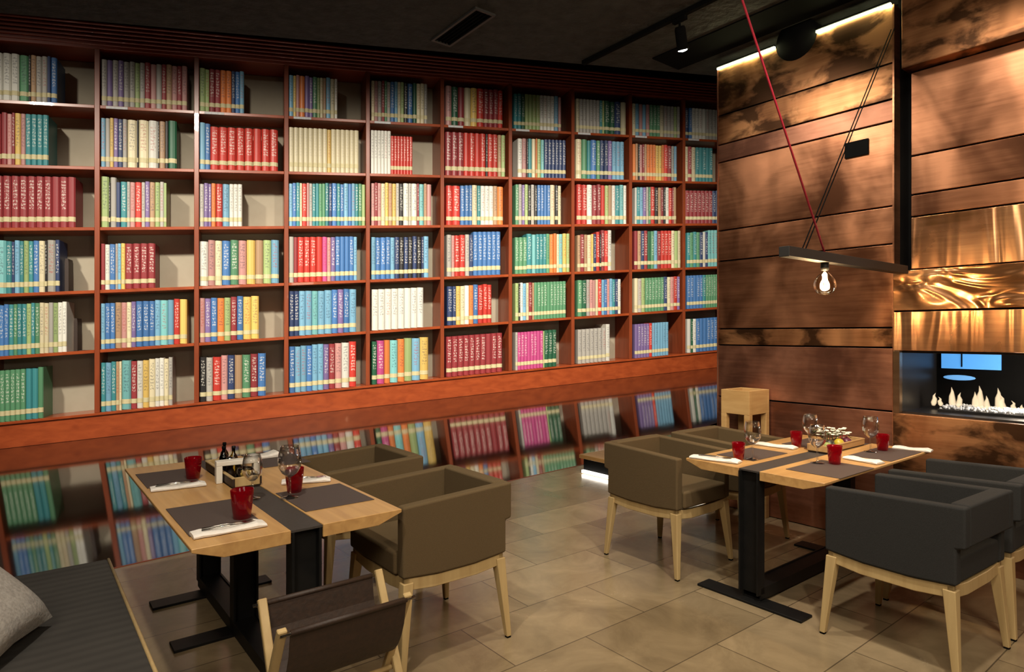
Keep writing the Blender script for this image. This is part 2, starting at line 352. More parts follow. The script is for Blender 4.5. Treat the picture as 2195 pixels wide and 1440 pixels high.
# ------------------------------------------------- copper wall
U0 = 4.918; VL0, VL1 = 1.841, 3.258; TOP = 3.867
wr = empty('wall_right', (0, 0, 0), 0, kind='structure')
box_uv('wall_core', M['black'], U0+.03, U0+.30, VL0, VL1, 0, TOP-.015, wr)
zs = [0, .964, 1.42, 1.563, 2.162, 2.432, 3.038, 3.195, 3.454, TOP]
mats_l = ['copper_red', 'copper_red', 'copper_dark', 'copper', 'copper', 'copper', 'copper_red', 'copper_dark', 'copper_dark']
DV, DZ, DR = 2.549, 3.884, .170           # round duct let into the top edge
for i in range(9):
    z0, z1 = zs[i]+.006, zs[i+1]-.006
    if i < 8:
        box_uv('copper_panel', M[mats_l[i]], U0, U0+.028, VL0, VL1, z0, z1, wr, .003)
    else:                                  # top panel with the curved cut-out
        hv = (VL0+VL1)/2; pts = [(VL0-hv, z0), (VL1-hv, z0), (VL1-hv, TOP)]
        a0 = math.asin((TOP-DZ)/DR)
        for k in range(15):
            a = a0 - (math.pi+2*a0)*k/14; pts.append((DV-hv+DR*math.cos(a), DZ+DR*math.sin(a)))
        pts.append((VL0-hv, TOP))
        o = MB().prism(pts, -.014, .014, 'x').build('copper_panel', M[mats_l[i]], None)
        place(o, uv(U0+.014, hv), ANG); o.parent = wr
box_uv('copper_edge', M['copper_red'], U0-.004, U0+.30, VL1, VL1+.012, 0, TOP, wr)
box_uv('copper_edge', M['copper'], U0-.004, U0+.30, VL0-.012, VL0, 0, TOP, wr)
# LED strips lighting the panel's top edge, one each side of the duct
for v0, v1, wd in ((VL0+.005, DV-DR, 'near the black slot'), (DV+DR, VL1, 'beside the bookcase')):
    o = box_uv('led_strip', M['led'], U0-.022, U0-.008, v0, v1, TOP-.004, TOP+.010)
    h_ = box_uv('light_shield', M['black'], U0-.034, U0+.0, v0, v1, TOP+.012, TOP+.022); h_.parent = o; h_.matrix_parent_inverse = (Matrix.Translation(o.location) @ Matrix.Rotation(ANG, 4, 'Z')).inverted()  # black cover added over the strip to block its upward light
    tag(o, 'glowing light strip along the copper wall top, piece '+wd, 'light strip', 'light strips on the copper wall')
d = MB().tube([(0, 0, 0), (.5, 0, 0)], DR-.004, 32).build('ventilation_duct', M['black']); place(d, uv(U0-.001, DV, DZ), ANG)
tag(d, 'round black duct end set into the cut-out of copper wall top', 'duct')
tag(box_uv('ceiling_dark_sheet', M['black'], 4.5, U0-.04, VL0-.1, VL1+.40, zc-.012, zc-.001), kind='structure')  # black sheet added to darken the ceiling where strip and bounced light fall
# right section
rs = empty('wall_fireplace', (0, 0, 0), 0, kind='structure'); VR = 1.722; VE = -1.6
zr = [1.967, 2.335, 2.488, 2.759, 3.345]
for i in range(4): box_uv('copper_panel', M[['copper_streak', 'copper', 'copper', 'copper'][i]], U0, U0+.028, VE, VR, zr[i]+.006, zr[i+1]-.006, rs, .003)
box_uv('wall_core', M['black'], U0+.03, U0+.30, VE, VR, 1.41, 3.6, rs)
box_uv('wall_core', M['black'], U0+.03, U0+.8, VE, VL0-.014, 0, .955, rs)
box_uv('copper_panel', M['copper_bright'], U0-.03, U0+.02, VE, VL0-.014, 1.684, 1.961, rs, .003)
box_uv('copper_panel', M['copper_streak'], U0-.03, U0+.02, VE, VL0-.014, 1.402, 1.672, rs, .003)
box_uv('copper_panel', M['copper_dark'], U0-.03, U0+.02, VE, VL0-.014, .49, .958, rs, .003)
box_uv('copper_panel', M['copper_red'], U0-.03, U0+.02, VE, VL0-.014, .0, .478, rs, .003)
box_uv('copper_panel', M['copper_dark'], 4.80, U0+.1, VE, 1.742, 3.345, zc-.002, rs, .006)
box_uv('slot_back', M['black'], U0+.10, U0+.14, VR, VL0, 1.97, zc, rs)
box_uv('duct_side', M['black'], U0+.30, U0+.5, VE, VL1, 3.6, zc, rs)

# ================================================================= BOOKCASE
case = empty('bookcase', P0, 0, 'wide red mahogany bookcase of ten bays filling the left wall', 'bookcase')
BI = Matrix.Translation(-P0)
def slab(name, s0, s1, q0, q1, z0, z1, m, bev=.006):
    vs = [BI @ bc(s, q, z) for z in (z0, z1) for q in (q0, q1) for s in (s0, s1)]
    return MB().add(vs, [(0, 2, 3, 1), (4, 5, 7, 6), (0, 1, 5, 4), (2, 6, 7, 3), (0, 4, 6, 2), (1, 3, 7, 5)]).build(name, m, case, bev, 1)
ZB = [(939-y)*PXM for y in (888, 753, 625, 490, 360, 228, 104, 47)]   # plinth top, boards, cornice
DEP = .72; UT = .088; BT = .062
slab('plinth', -W, 9*W+.05, -DEP, 0, 0, ZB[0]-.02, M['mahog'])
slab('plinth_cap', -W, 9*W+.05, -DEP, .03, ZB[0]-.02, ZB[0]+.03, M['mahog'])
cor = MB()
slab('cornice', -W, 9*W+.05, -DEP, .0, ZB[6], ZB[7], M['cornice'])
for k in range(6): slab('cornice_moulding', -W, 9*W+.05, 0, .02+.022*k, ZB[6]+.06+k*.068, ZB[6]+.105+k*.068, M['cornice'], .012)
slab('back_panel', -W, 9*W, -DEP-.03, -DEP, ZB[0], ZB[6], M['back'])
for k in range(-1, 10): slab('upright', k*W-UT/2, k*W+UT/2, -DEP, 0, ZB[0]+.03, ZB[6], M['mahog_v'])
for k in range(-1, 9):
    for j in range(1, 6): slab('shelf_board', k*W+UT/2, (k+1)*W-UT/2, -DEP, -.012, ZB[j]-BT/2, ZB[j]+BT/2, M['mahog'])
    if k >= 0: slab('shelf_plate', k*W+UT/2+.1, k*W+UT/2+.46, -.012, -.004, ZB[5]-.028, ZB[5]+.022, M['plate'], .002)

PAL = dict(r=((.50, .038, .026), 'red'), R=((.27, .035, .04), 'dark red'), p=((.48, .24, .22), 'dusty pink'), o=((.68, .20, .05), 'orange'),
 y=((.66, .45, .12), 'yellow'), c=((.62, .55, .36), 'cream'), w=((.66, .65, .58), 'off-white'), g=((.10, .27, .14), 'green'), G=((.02, .10, .05), 'dark green'),
 t=((.045, .23, .25), 'teal'), b=((.06, .17, .40), 'blue'), s=((.17, .37, .52), 'light blue'), n=((.03, .05, .13), 'navy'), k=((.022, .020, .020), 'black'),
 v=((.19, .13, .30), 'purple'), e=((.38, .36, .32), 'grey'), l=((.32, .42, .17), 'lime green'), m=((.48, .07, .22), 'magenta'), d=((.40, .25, .14), 'tan'), a=((.18, .46, .46), 'turquoise'))
BAYS = [  # bay, shelf from the top, first and last pixel of the row of books, height share, spines
(0,0,-12,122,.78,"w1.4*3 g1.6 k.4 d.9 e1*2 n.6 b1.1"),(1,0,217,401,.80,"e1 v.9 e1 v.9 e1 e1 l.8 e.9 R1 p1 e1 R.8 d1 p1 R.8 p1"),(2,0,426,523,.78,"l1 l.7 R1 R1 o1 o1 n.7 b.8 s.8"),
(3,0,619,723,.79,"s1 y.6 p.8 o1.2 v1 v.8 g1 l.7 c.7 d.7 s1 c1 w.6"),(4,0,796,916,.82,"c.8 p.8 e1 R.7 g.6 e.9 b1 s.8 c.8 l.8 k1 b1.3 G1 c1 c1 e.8"),(5,0,956,1078,.82,"p1.2 G1.3 R1.3 c1.3 y1.3 r1.4 R1 R1 R1 r1"),
(6,0,1102,1203,.78,"t1*2 G.9 l1*4 w1*4 s1.1 p.8"),(7,0,1235,1343,.77,"c.8 e.8*6 t.6 l.5 G1.4 G1.2 n1.5 c1.3"),(8,0,1356,1458,.76,"c.8 s.9 p.9 s.9 p.9 g.9*3 c1 e.9*3 l.8 e.8"),(9,0,1468,1542,.76,"n1.2 b.9 w1*4 e1*4"),
(0,1,-10,104,.80,"R1 R1 p.8 R.5 y1 p.8 t1*4"),(1,1,213,379,.80,"s1 e1 y.8 v1 n1 e1 c2.2 k.3 c2.3 w2.2 k.3 d1.4 k.7 G2"),(2,1,426,596,.74,"s1^.80 b.9^.80 r1.6*8"),
(3,1,617,769,.80,"c1*8 y.8 c1*6"),(4,1,795,884,.82,"w1*6 r.95*7^.73"),(5,1,955,1083,.86,"R1.4*3 r1.3*4 k.5 r1.2*2 d.9 l.9"),
(6,1,1110,1213,.81,"w1.2 p1.2 k.4 t1 c1 o.4 l1 a.9 n1*6"),(7,1,1235,1338,.84,"c1.4 g1.3 t.9 b1.4 g.9 n1 n1 v1 s1*3"),(8,1,1357,1451,.81,"o.9 d.8 k.5 p.9 R.7 d.8 o1*3 y1*2 o.8 r1.3 R1.3 e.9 s.9"),(9,1,1468,1528,.80,"c1 R1.1 c1.1 t1*5"),
(0,2,-12,162,.82,"R1*10"),(1,2,212,357,.76,"l1.7^.84 k.3 e1.3^.84 n.9 t1.4 e.7 p1.1 r1.4 e.8 v1 d1.2 l1.1 e.9 l.6"),(2,2,427,519,.75,"e1 v1 v.7 o1 r1.6 s1.6 w1*3"),
(3,2,619,789,.79,"s1 b1 t1 c.6 r1.3 p.7 e.9 t.9*2 g.9*2 t1 n.9 b1.4 t1 b1 s1.3 b1 s1 t1 g1 l1"),(4,2,796,925,.82,"p.8 R.7 p.8 c1 y.8 d.9 y.9 e.8 k1 w1.3 e.7 w1.4 R.5 a1.2 d.7 p1.2"),(5,2,957,1079,.80,"r1.4 r1.8 b1 b1 b.7 c1.2 t.8 w1*3 d1 o1.4"),
(6,2,1105,1203,.84,"g1 e1 v.8 l1 k.9 e1 k.9 b1*4 c1.5 k.9 c1"),(7,2,1237,1343,.87,"r1.4 r1.4 w1.4 R1.3 R1.1 r1.1 l1 d1 w1 t1.2 a1.1 w.8"),(8,2,1361,1450,.84,"w.6 t1 s1 v1 e.7 g.6 r1.4 k1 d.9 R.8 k.7 w1 r1 R.5 d.9"),(9,2,1470,1544,.78,"R1*7 n1*2"),
(0,3,-12,128,.80,"a2 t1 n.5 s.9 t.7 l.9 t.8 b1 c1.1 k.4 e1.5 n.8"),(1,3,211,333,.73,"R.8 w.9 b1.1 e.5 s.6 y.8 R1.5*4"),(2,3,425,598,.76,"w1.2 p1 c1 b1.2 g1.2 p1.2 y1.3 d1.2 l1.2 s1.2"),
(3,3,619,765,.80,"e1 R.8 r1.3*4 m1 p.8 v1 b1*4 s.7"),(4,3,796,919,.78,"s.9 b1 b1.1 b1 s.9 n1 k1 n.9 k1 n.9 k1 n.5 s1.1"),(5,3,958,1073,.80,"e1 p.6 r1.1 r1.2 e.9 n.8 b1*6^.86"),
(6,3,1104,1221,.80,"g1*3^.74 t1.3 a1 t.9*3 g.9 o1 o.8 c.6 a1 y1 l.8"),(7,3,1238,1311,.78,"d.9 R1 d.9 c1.1 y.6 n.8 r1^.84 k.4 R1^.86 r1^.86 w1^.86"),(8,3,1360,1459,.84,"R1 d1 n1 R1 G1 g1 s1 R1 r1.1*3 c1 l1 c.8"),(9,3,1473,1545,.80,"t1 g1 t1 g1 n1 w.7 n.9 a1*4^.84"),
(0,4,-12,143,.82,"s1 b1 b1 t1 g.8 t1 t1 l1 t.8 g1 c1 c1 e1 l1 w1*2"),(1,4,210,401,.78,"s.8 b1 b.9 d1.2 p1 c.9 v.9 b1.3 b1.3 b1.1 s1.1 a1.5 s1.2 r1.2 y1.5"),(2,4,424,555,.78,"p.9 v1 b1.1 o1.2 l1.1 R1.1 b1.1 y1.4 y1.4"),
(3,4,620,764,.83,"n.8 n.8 s1 s1.1 a1 s1.1 s1.2 b1 v1 b1 s1.2"),(4,4,797,908,.80,"w1*8"),(5,4,959,1054,.80,"n1.2 n.8 y1 c1 w1 o1 b1.1 r1.2 r1 r1"),
(6,4,1105,1213,.80,"l1 k.5 w.8 s1 c.8 R1 d.6 g1*10"),(7,4,1239,1331,.80,"g1.2 G1.2 e.9 p.8 p.8 c.7 r1 s.7 b.8 p.7 s.8 t.8 n.8 w.8"),(8,4,1361,1458,.79,"c1 e1 l1 g.9*6 n1 c1 p1 r1 v.8"),(9,4,1473,1545,.80,"b1*5 t1 g.8*6"),
(0,5,-12,93,.78,"g1*6 t1.2*2 g1.1"),(1,5,209,370,.78,"t1 s1.2 t1 d.7 c.5 a2 R1.3 w1.3 y1.3 c1.4 w1 w1 c1 e.9"),(2,5,424,570,.74,"k1 e1 r1.3 p1 n1.1 d1.2 g1.3 R1.2 b1.3"),
(3,5,620,764,.82,"b1 s1*2 b1 s1*2 v1 R1.1 p1.2 w1.4 r1.3"),(4,5,797,919,.80,"G1 m1.4 o1.1 a1.5 o1.3 l1.5 s1.6 y1.7"),(5,5,957,1077,.78,"R1*10"),
(6,5,1105,1193,.76,"e.7 m1*8 l.4 G1.3*3"),(7,5,1239,1308,.72,"e1*7 w1^.80"),(8,5,1361,1433,.74,"v1*5 r1 s.95*6"),(9,5,1474,1545,.76,"w1 G.6 w.9 b1*7")]
ORD = ['first', 'second', 'third', 'fourth', 'fifth', 'sixth', 'seventh', 'eighth', 'ninth', 'tenth', 'eleventh', 'twelfth', 'thirteenth', 'fourteenth', 'fifteenth', 'sixteenth', 'seventeenth', 'eighteenth', 'nineteenth', 'twentieth', 'twenty-first', 'twenty-second', 'twenty-third', 'twenty-fourth']
BAYN = ['leftmost', 'second', 'third', 'fourth', 'fifth', 'sixth', 'seventh', 'eighth', 'ninth', 'rightmost']
ROWN = ['top shelf', 'second shelf', 'third shelf', 'fourth shelf', 'fifth shelf', 'bottom shelf']
RB = random.Random(3)
def book_geo(wd, hh, dp):                   # local: x width, y depth (spine at y = 0, pages behind), z height
    r = wd*.26; c = min(.012, wd*.09); ft = .0
    v = []; f = []; mi = []; uvs = []
    prof = [(-wd/2, -dp), (-wd/2, -r), (-wd*.30, -r*.25), (0, 0), (wd*.30, -r*.25), (wd/2, -r), (wd/2, -dp), (wd/2-c, -dp), (wd/2-c, -r-c), (-wd/2+c, -r-c), (-wd/2+c, -dp)]
    n = len(prof)
    for z in (0, hh): v += [(x, y, z) for x, y in prof]
    xs = {1: 0, 2: .25, 3: .5, 4: .75, 5: 1}
    for i in range(n):
        j = (i+1) % n; f.append((i, j, j+n, i+n)[::-1] if False else (i, j, j+n, i+n)); mi.append(0)
        uvs.append([(xs[i], 0), (xs[j], 0), (xs[j], 1), (xs[i], 1)] if (1 <= i <= 4) else [(0, -1)]*4)
    f.append(tuple(range(n))); mi.append(0); uvs.append([(0, -1)]*n)
    f.append(tuple(range(n, 2*n))); mi.append(0); uvs.append([(0, -1)]*n)
    b = len(v); t = .014                     # page block, a little lower than the boards
    x0, x1, y0, y1 = -wd/2+c, wd/2-c, -dp+.012, -r-c
    v += [(x, y, z) for z in (t, hh-t) for x, y in ((x0, y0), (x1, y0), (x1, y1), (x0, y1))]
    for q in ((3, 2, 1, 0), (4, 5, 6, 7), (0, 1, 5, 4)): f.append(tuple(b+k for k in q)); mi.append(1); uvs.append([(0, -1)]*4)
    return v, f, mi, uvs
LABELW = .82
def make_mesh(name, items):                 # items: (geo, matrix, cover, title, alpha, seed)
    V = []; Fc = []; MI = []; UVs = []; CC = []; TC = []
    for (v, f, mi, us), mt, cc, tc, al, seed in items:
        b = len(V); V += [tuple(mt @ Vector(p)) for p in v]
        for q, m_, u_ in zip(f, mi, us):
            Fc.append(tuple(b+k for k in q)); MI.append(m_)
            for a_, b_ in u_: UVs.append((a_*.998+seed if b_ >= 0 else a_, b_)); CC.append((*cc, 1)); TC.append((*tc, al))
    me = bpy.data.meshes.new(name); me.from_pydata(V, [], Fc); me.materials.append(M['book']); me.materials.append(M['pages'])
    me.polygons.foreach_set('material_index', MI)
    ul = me.uv_layers.new(name='UVMap'); ul.data.foreach_set('uv', [x for p in UVs for x in p])
    for nm, dat in (('cover', CC), ('title', TC)):
        a = me.attributes.new(nm, 'FLOAT_COLOR', 'CORNER'); a.data.foreach_set('color', [x for p in dat for x in p])
    me.update(); return me
ROT = Matrix(((DH.x, -NH.x, 0), (DH.y, -NH.y, 0), (0, 0, 1))).to_4x4()
ROT = Matrix(((DH.x, NH.x, 0, 0), (DH.y, NH.y, 0, 0), (0, 0, 1, 0), (0, 0, 0, 1)))
ROTL = Matrix.Rotation(math.atan2(DH.y, DH.x), 4, 'Z')      # x -> DH, y -> -NH ; books face -y, so spine y=0 towards viewer
allb = []
for bay, row, x0, x1, hf, spec in BAYS:
    sa, sb = s_px(x0, -.05), s_px(x1, -.05)
    sa = max(sa, (bay-1)*W+UT/2+.008); sb = min(sb, bay*W-UT/2-.008)
    toks = []
    for t in spec.split():
        m_ = re.match(r'([a-zA-Z])([\d.]+)(?:\*(\d+))?(?:\^([\d.]+))?$', t)
        for _ in range(int(m_[3] or 1)): toks.append((m_[1], float(m_[2]), float(m_[4] or hf), int(m_[3] or 1)))
    tot = sum(t[1] for t in toks); s = sa
    zb = ZB[5-row]+(BT/2 if row < 5 else .03); pitch = ZB[6-row]-ZB[5-row]
    for i, (c, wd, h, rep) in enumerate(toks):
        ww = (sb-sa)*wd/tot; jit = 0 if rep > 2 else RB.uniform(-.012, .012)
        hh = pitch*(h+jit)
        col, word = PAL[c]; kk = 1 if rep > 2 else RB.uniform(.82, 1.15)
        col = tuple(min(.9, x*kk) for x in col)
        lum = .3*col[0]+.6*col[1]+.1*col[2]
        tc = (.85, .82, .72) if lum < .22 else ((.03, .03, .06) if RB.random() < .7 else (.35, .03, .02))
        al = 1.0 if (rep < 9 or c in 'Rwg') and RB.random() < .85 else 0.0
        if c == 'c' and rep > 5: al = .25
        p = bc(s+ww/2, -.035-(0 if rep > 2 else RB.uniform(0, .012)), zb+.0005)
        p.z += SL*ww*.5*.98                         # stands level, one edge touching the sloping board
        allb.append(dict(p=p, w=ww*.945, h=hh, col=col, word=word, tc=tc, al=al, i=i, bay=bay, row=row, d=RB.choice([.54, .57, .60]) if rep < 3 else .58,
                         area=ww*hh/(p.y**2), seed=len(allb), n=len(toks), lab=not (c == 'w' and rep > 5)))
        s += ww
allb.sort(key=lambda b: -b['area'])
def lab_geo(b):
    wd = b['w']; r = wd*.26; z0, z1 = b['h']*.115, b['h']*.21; e = .004
    pr = [(-wd*.5, -r-.02), (-wd*.5, -r), (-wd*.30, -r*.25), (0, 0), (wd*.30, -r*.25), (wd*.5, -r), (wd*.5, -r-.02)]
    pr = [(x*1.01, y+e) for x, y in pr]; n = len(pr)
    return [(x, y, z) for z in (z0, z1) for x, y in pr], [(i, i+1, i+1+n, i+n) for i in range(n-1)]
# spine faces the viewer: local +y = towards viewer = NH. x must then be DH; (DH, NH, z) is left-handed, so mirror x instead
RZ = math.atan2(-DH.y, -DH.x)              # local x -> -DH, local y -> NH
for k, b in enumerate(allb[:300]):
    me = make_mesh('book', [(book_geo(b['w'], b['h'], b['d']), Matrix(), b['col'], b['tc'], b['al'], b['seed'])])
    o = bpy.data.objects.new('book', me); S.collection.objects.link(o); place(o, b['p'], RZ)
    nm = 'bottom shelf' if b['row'] == 5 else ROWN[b['row']]
    tag(o, '%s book, %s from left on the %s of the %s bay' % (b['word'], ORD[b['i']], nm, BAYN[b['bay']]), 'book', 'books in the mahogany bookcase')
    if b['lab']:
        v, f = lab_geo(b); MB().add(v, f).build('call_number_label', M['label'], o)
items = []; LB = MB()
for b in allb[300:]:
    mt = Matrix.Translation(b['p']) @ Matrix.Rotation(RZ, 4, 'Z')
    items.append((book_geo(b['w'], b['h'], b['d']), mt, b['col'], b['tc'], b['al'], b['seed']))
    if b['lab']:
        v, f = lab_geo(b); LB.add([mt @ Vector(p) for p in v], f)
o = bpy.data.objects.new('books', make_mesh('books', items)); S.collection.objects.link(o)
tag(o, 'remaining smaller coloured books filling the other places of the bookcase', 'books', None, 'stuff')
LB.build('call_number_labels', M['label'], o)['kind'] = 'stuff'
# bookends in the leftmost bay
for (px, row, wd) in ((146, 3, 'fourth'), (165, 4, 'fifth')):
    s = s_px(px, -.2); z = ZB[5-row]+BT/2
    e = MB().prism([(-.03, 0), (.03, 0), (.03, .55), (.02, .62), (-.02, .62), (-.03, .55)], -.34, 0).add([(-.03, -.3, 0), (-.25, -.3, 0), (-.25, -.05, 0), (-.03, -.05, 0), (-.03, -.3, .012), (-.25, -.3, .012), (-.25, -.05, .012), (-.03, -.05, .012)], [(0, 1, 2, 3), (7, 6, 5, 4), (0, 4, 5, 1), (1, 5, 6, 2), (2, 6, 7, 3)])
    o = e.build('bookend', M['leather']); p = bc(s, -.1, z); p.z += .004; place(o, p, RZ)
    tag(o, 'dark metal bookend on the %s shelf of the leftmost bay' % wd, 'bookend', 'bookends in the leftmost bay')

# ================================================================= CEILING FITTINGS
def cpt(px, py): return at(px, py, zc)
# vent grille
q = [cpt(922, 89), cpt(1013, 21), cpt(1069, 23), cpt(967, 92)]
cen = sum(q, Vector())/4; vd = ((q[1]-q[0])+(q[2]-q[3])).normalized(); Lg = ((q[1]-q[0]).length+(q[2]-q[3]).length)/2; Wg = ((q[3]-q[0]).length+(q[2]-q[1]).length)/2
gr = empty('ceiling_vent', (cen.x, cen.y, zc), math.atan2(vd.y, vd.x), 'long black ventilation grille set in the dark rough ceiling', 'vent')
fr = MB(); a, b = Lg/2, Wg/2
for x0, x1, y0, y1 in ((-a, a, b-.02, b), (-a, a, -b, -b+.02), (-a, -a+.02, -b+.02, b-.02), (a-.02, a, -b+.02, b-.02)): fr.box((x0, y0, -.016), (x1, y1, 0))
fr.build('frame', mat('vent_frame', (.05, .05, .05), (.04, .04, .04), .5), gr)
sl = MB()
for k in range(5):
    y = -b+.03+k*(2*b-.06)/4; sl.box((-a+.022, y-.004, -.012), (a-.022, y+.004, -.001))
sl.build('slat', M['black'], gr)
MB().box((-a+.02, -b+.02, -.002), (a-.02, b-.02, -.0005)).build('backing', M['black'], gr)
# track + spotlight
ta, tb = cpt(1250, 130), cpt(1530, -10); tv = (tb-ta).normalized()
tr = MB().bar(ta+Vector((0, 0, -.022)), ta+tv*4+Vector((0, 0, -.022)), .036, .036).build('lighting_track', M['black'])
tag(tr, 'slim black lighting track running across the dark ceiling', 'light track')
sp0 = cpt(1458, 27); t_ = (sp0-ta).dot(tv); sp0 = ta+tv*t_
sp = empty('track_spotlight', (sp0.x, sp0.y, zc-.04), math.atan2(tv.y, tv.x), 'black cylindrical spotlight with bright lens hanging from the ceiling track', 'spotlight')
MB().box((-.06, -.018, -.035), (.06, .018, 0)).build('adapter', M['black'], sp, .003)
MB().tube([(0, 0, -.03), (0, 0, -.075)], .009).build('stem', M['black'], sp)
tl = Matrix.Translation((0, 0, -.07)) @ Matrix.Rotation(.35, 4, 'X') @ Matrix.Rotation(.1, 4, 'Y')
hb = MB().lathe([(.001, 0), (.036, 0), (.042, -.02), (.042, -.15), (.048, -.155), (.048, -.172), (.041, -.172), (.041, -.150), (.001, -.150)], 24); hb.v = [tuple(tl @ Vector(p)) for p in hb.v]
hb.build('head', M['black'], sp)
ln = MB().lathe([(.001, -.153), (.026, -.160), (.040, -.166), (.040, -.168), (.026, -.178), (.001, -.184)], 20); ln.v = [tuple(tl @ Vector(p)) for p in ln.v]
ln.build('lens', M['spot_lens'], sp)

# ================================================================= PENDANT BAR
A = uv(*[0, 0]); VB = 1.763
def on_bar(t, z=1.965): p = Vector((2.765-UX*t, 4.43-UY*t, z)); return p
bar = empty('pendant_bar', on_bar(.82), ANG, 'long black wooden pendant beam with glowing bare bulb above right table', 'pendant lamp')
MB().box((-.83, -.030, -.028), (.79, .030, .028)).build('beam', mat('black_beam', (.010, .007, .005), (.006, .005, .004), .7, sc=(2, 30, 30)), bar, .003)
bx = .82-1.185
MB().lathe([(.001, -.03), (.022, -.03), (.024, -.055), (.020, -.075), (.001, -.075)], 20, (bx, 0, 0)).build('socket', M['steel'], bar)
MB().lathe([(.014, -.075), (.018, -.085), (.040, -.105), (.056, -.130), (.0625, -.158), (.058, -.185), (.042, -.208), (.020, -.219), (.001, -.221)], 32, (bx, 0, 0)).build('bulb', M['bulb'], bar)
fi = MB()
for k in range(4):
    a_ = k*math.pi/2+.4; fi.tube([(bx+.010*math.cos(a_), .010*math.sin(a_), -.10), (bx+.014*math.cos(a_), .014*math.sin(a_), -.185)], .0024, 6)
fi.build('filament', M['filament'], bar)
iv = Matrix.Rotation(-ANG, 4, 'Z') @ Matrix.Translation(-on_bar(.82))
def seg(a, b, r, name, m, n=8): return MB().tube([iv @ Vector(a), iv @ Vector(b)], r, n).build(name, m, bar)
topc = Vector((1.155, 3.157, 3.19)); b0 = on_bar(1.185, 1.99); dirc = (topc-b0); 
seg(b0, b0+dirc*((zc-1.99)/dirc.z), .006, 'cable', M['cable_red'])
v_, z_ = on_u(1908, 62, U0-.03)
for off, r_ in ((0, .0035), (.035, .0035)):
    seg(on_bar(1.454-off, 1.99), uv(U0-.012, v_-off*.6, z_), r_, 'suspension_wire', M['black'])

# ================================================================= WALL VENT, STAND, LED BENCH
v0, z0 = on_u(1812, 340, U0); v1, z1 = on_u(1862, 297, U0)
o = box_uv('wall_socket_plate', M['black'], U0-.012, U0+.001, v1, v0, 2.838, 2.952)
tag(o, 'small black rectangular plate mounted on the copper wall', 'wall plate')
sb_ = uv(U0-.012-.30, 3.258-.256, 0)
st = empty('pine_stand', uv(U0-.165, 2.896, 0), ANG, 'tall pale pine stand with box top against the copper wall', 'stand')
hw, hd = .15, .128
MB().box((-hw, -hd, .866), (-hw+.022, hd, 1.06)).box((hw-.022, -hd, .866), (hw, hd, 1.06)).box((-hw+.022, -hd, .866), (hw-.022, -hd+.022, 1.06)).box((-hw+.022, hd-.022, .866), (hw-.022, hd, 1.06)).box((-hw+.022, -hd+.022, .90), (hw-.022, hd-.022, .92)).build('box_top', M['ash_stand'], st, .002, 1)
for sx in (-1, 1):
    for sy in (-1, 1): MB().box((sx*(hw-.024)-.024, sy*(hd-.024)-.024, 0), (sx*(hw-.024)+.024, sy*(hd-.024)+.024, .866)).build('leg', M['ash_stand'], st, .002, 1)
MB().box((-hw+.048, -.012, .18), (hw-.048, .012, .22)).build('stretcher', M['ash_stand'], st)
lb = empty('low_ledge', uv(5.02, 4.12, 0), ANG, 'low wooden ledge with white light glowing beneath, behind the taupe chairs', 'ledge')
MB().box((-.20, -.80, .17), (.20, .80, .21)).build('top', M['oak'], lb, .003)
MB().box((-.15, -.78, 0), (.18, .78, .17)).build('base', M['black'], lb)
MB().box((-.18, -.78, .010), (-.152, .78, .040)).build('light_strip', M['led_white'], lb)

# ================================================================= FIREPLACE
fp = empty('fireplace', uv(U0, .9, .97), ANG, 'long glass-fronted gas fireplace with white flames in the copper wall', 'fireplace')
I = (Matrix.Translation(fp.location) @ Matrix.Rotation(ANG, 4, 'Z')).inverted()
def fl_(u, v, z): return I @ uv(u, v, z)
def fbox(name, m, u0, u1, v0, v1, z0, z1, bev=0):
    a, b = fl_(u0, v0, z0), fl_(u1, v1, z1); return MB().box(a, b).build(name, m, fp, bev, 1)
grey = mat('firebox_steel', (.055, .05, .046), (.04, .036, .033), .38, .6, sc=(2, 2, 2))
VF = 1.785
fbox('firebox_floor', grey, U0+.02, 5.62, -1.2, VF, .958, .972)
fbox('firebox_top', grey, U0+.02, 5.62, -1.2, VF, 1.385, 1.399)
fbox('firebox_side', grey, U0+.02, 5.62, VF, VF+.014, .958, 1.399)
fbox('frame', M['brass'], U0-.032, U0+.02, VF, VL0-.014, .96, 1.4, .002)
fbox('front_pane', M['pane'], U0+.004, U0+.010, -1.2, VF, .972, 1.385)
# rear side opens towards the next room: dark panel with a window lit blue
bwin = fbox('rear_panel', M['black'], 5.60, 5.62, -1.2, VF, .972, 1.385)
va, za = on_u(2018, 765, 5.59); vb, zb_ = on_u(2146, 797, 5.59)
fbox('rear_window', emit('blue_lit_window', (.10, .38, .85), .9), 5.588, 5.598, vb, va, min(zb_, za)+.012, 1.375)
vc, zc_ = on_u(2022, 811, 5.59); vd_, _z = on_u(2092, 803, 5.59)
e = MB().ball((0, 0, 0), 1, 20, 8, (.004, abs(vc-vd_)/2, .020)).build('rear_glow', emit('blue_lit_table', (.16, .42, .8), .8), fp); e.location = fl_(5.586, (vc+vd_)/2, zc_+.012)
fbox('rear_window_bar', M['black'], 5.580, 5.588, on_u(2062, 780, 5.59)[0]-.004, on_u(2062, 780, 5.59)[0]+.004, 1.27, 1.385)
fbox('burner_tray', grey, 5.10, 5.42, -1.1, 1.62, .972, .990)
pb = MB(); RP = random.Random(5)
for k in range(900):
    u, v = RP.uniform(5.11, 5.41), RP.uniform(.3, 1.61); r = RP.uniform(.007, .013)
    c = fl_(u, v, .990+r*.8+RP.random()*.018*max(0, 1-abs(u-5.26)/.15)); pb.ball(c, r, 5, 3, (1, RP.uniform(.7, 1.2), .9))
o = pb.build('glass_stones', M['pebble'], fp); o['kind'] = 'stuff'
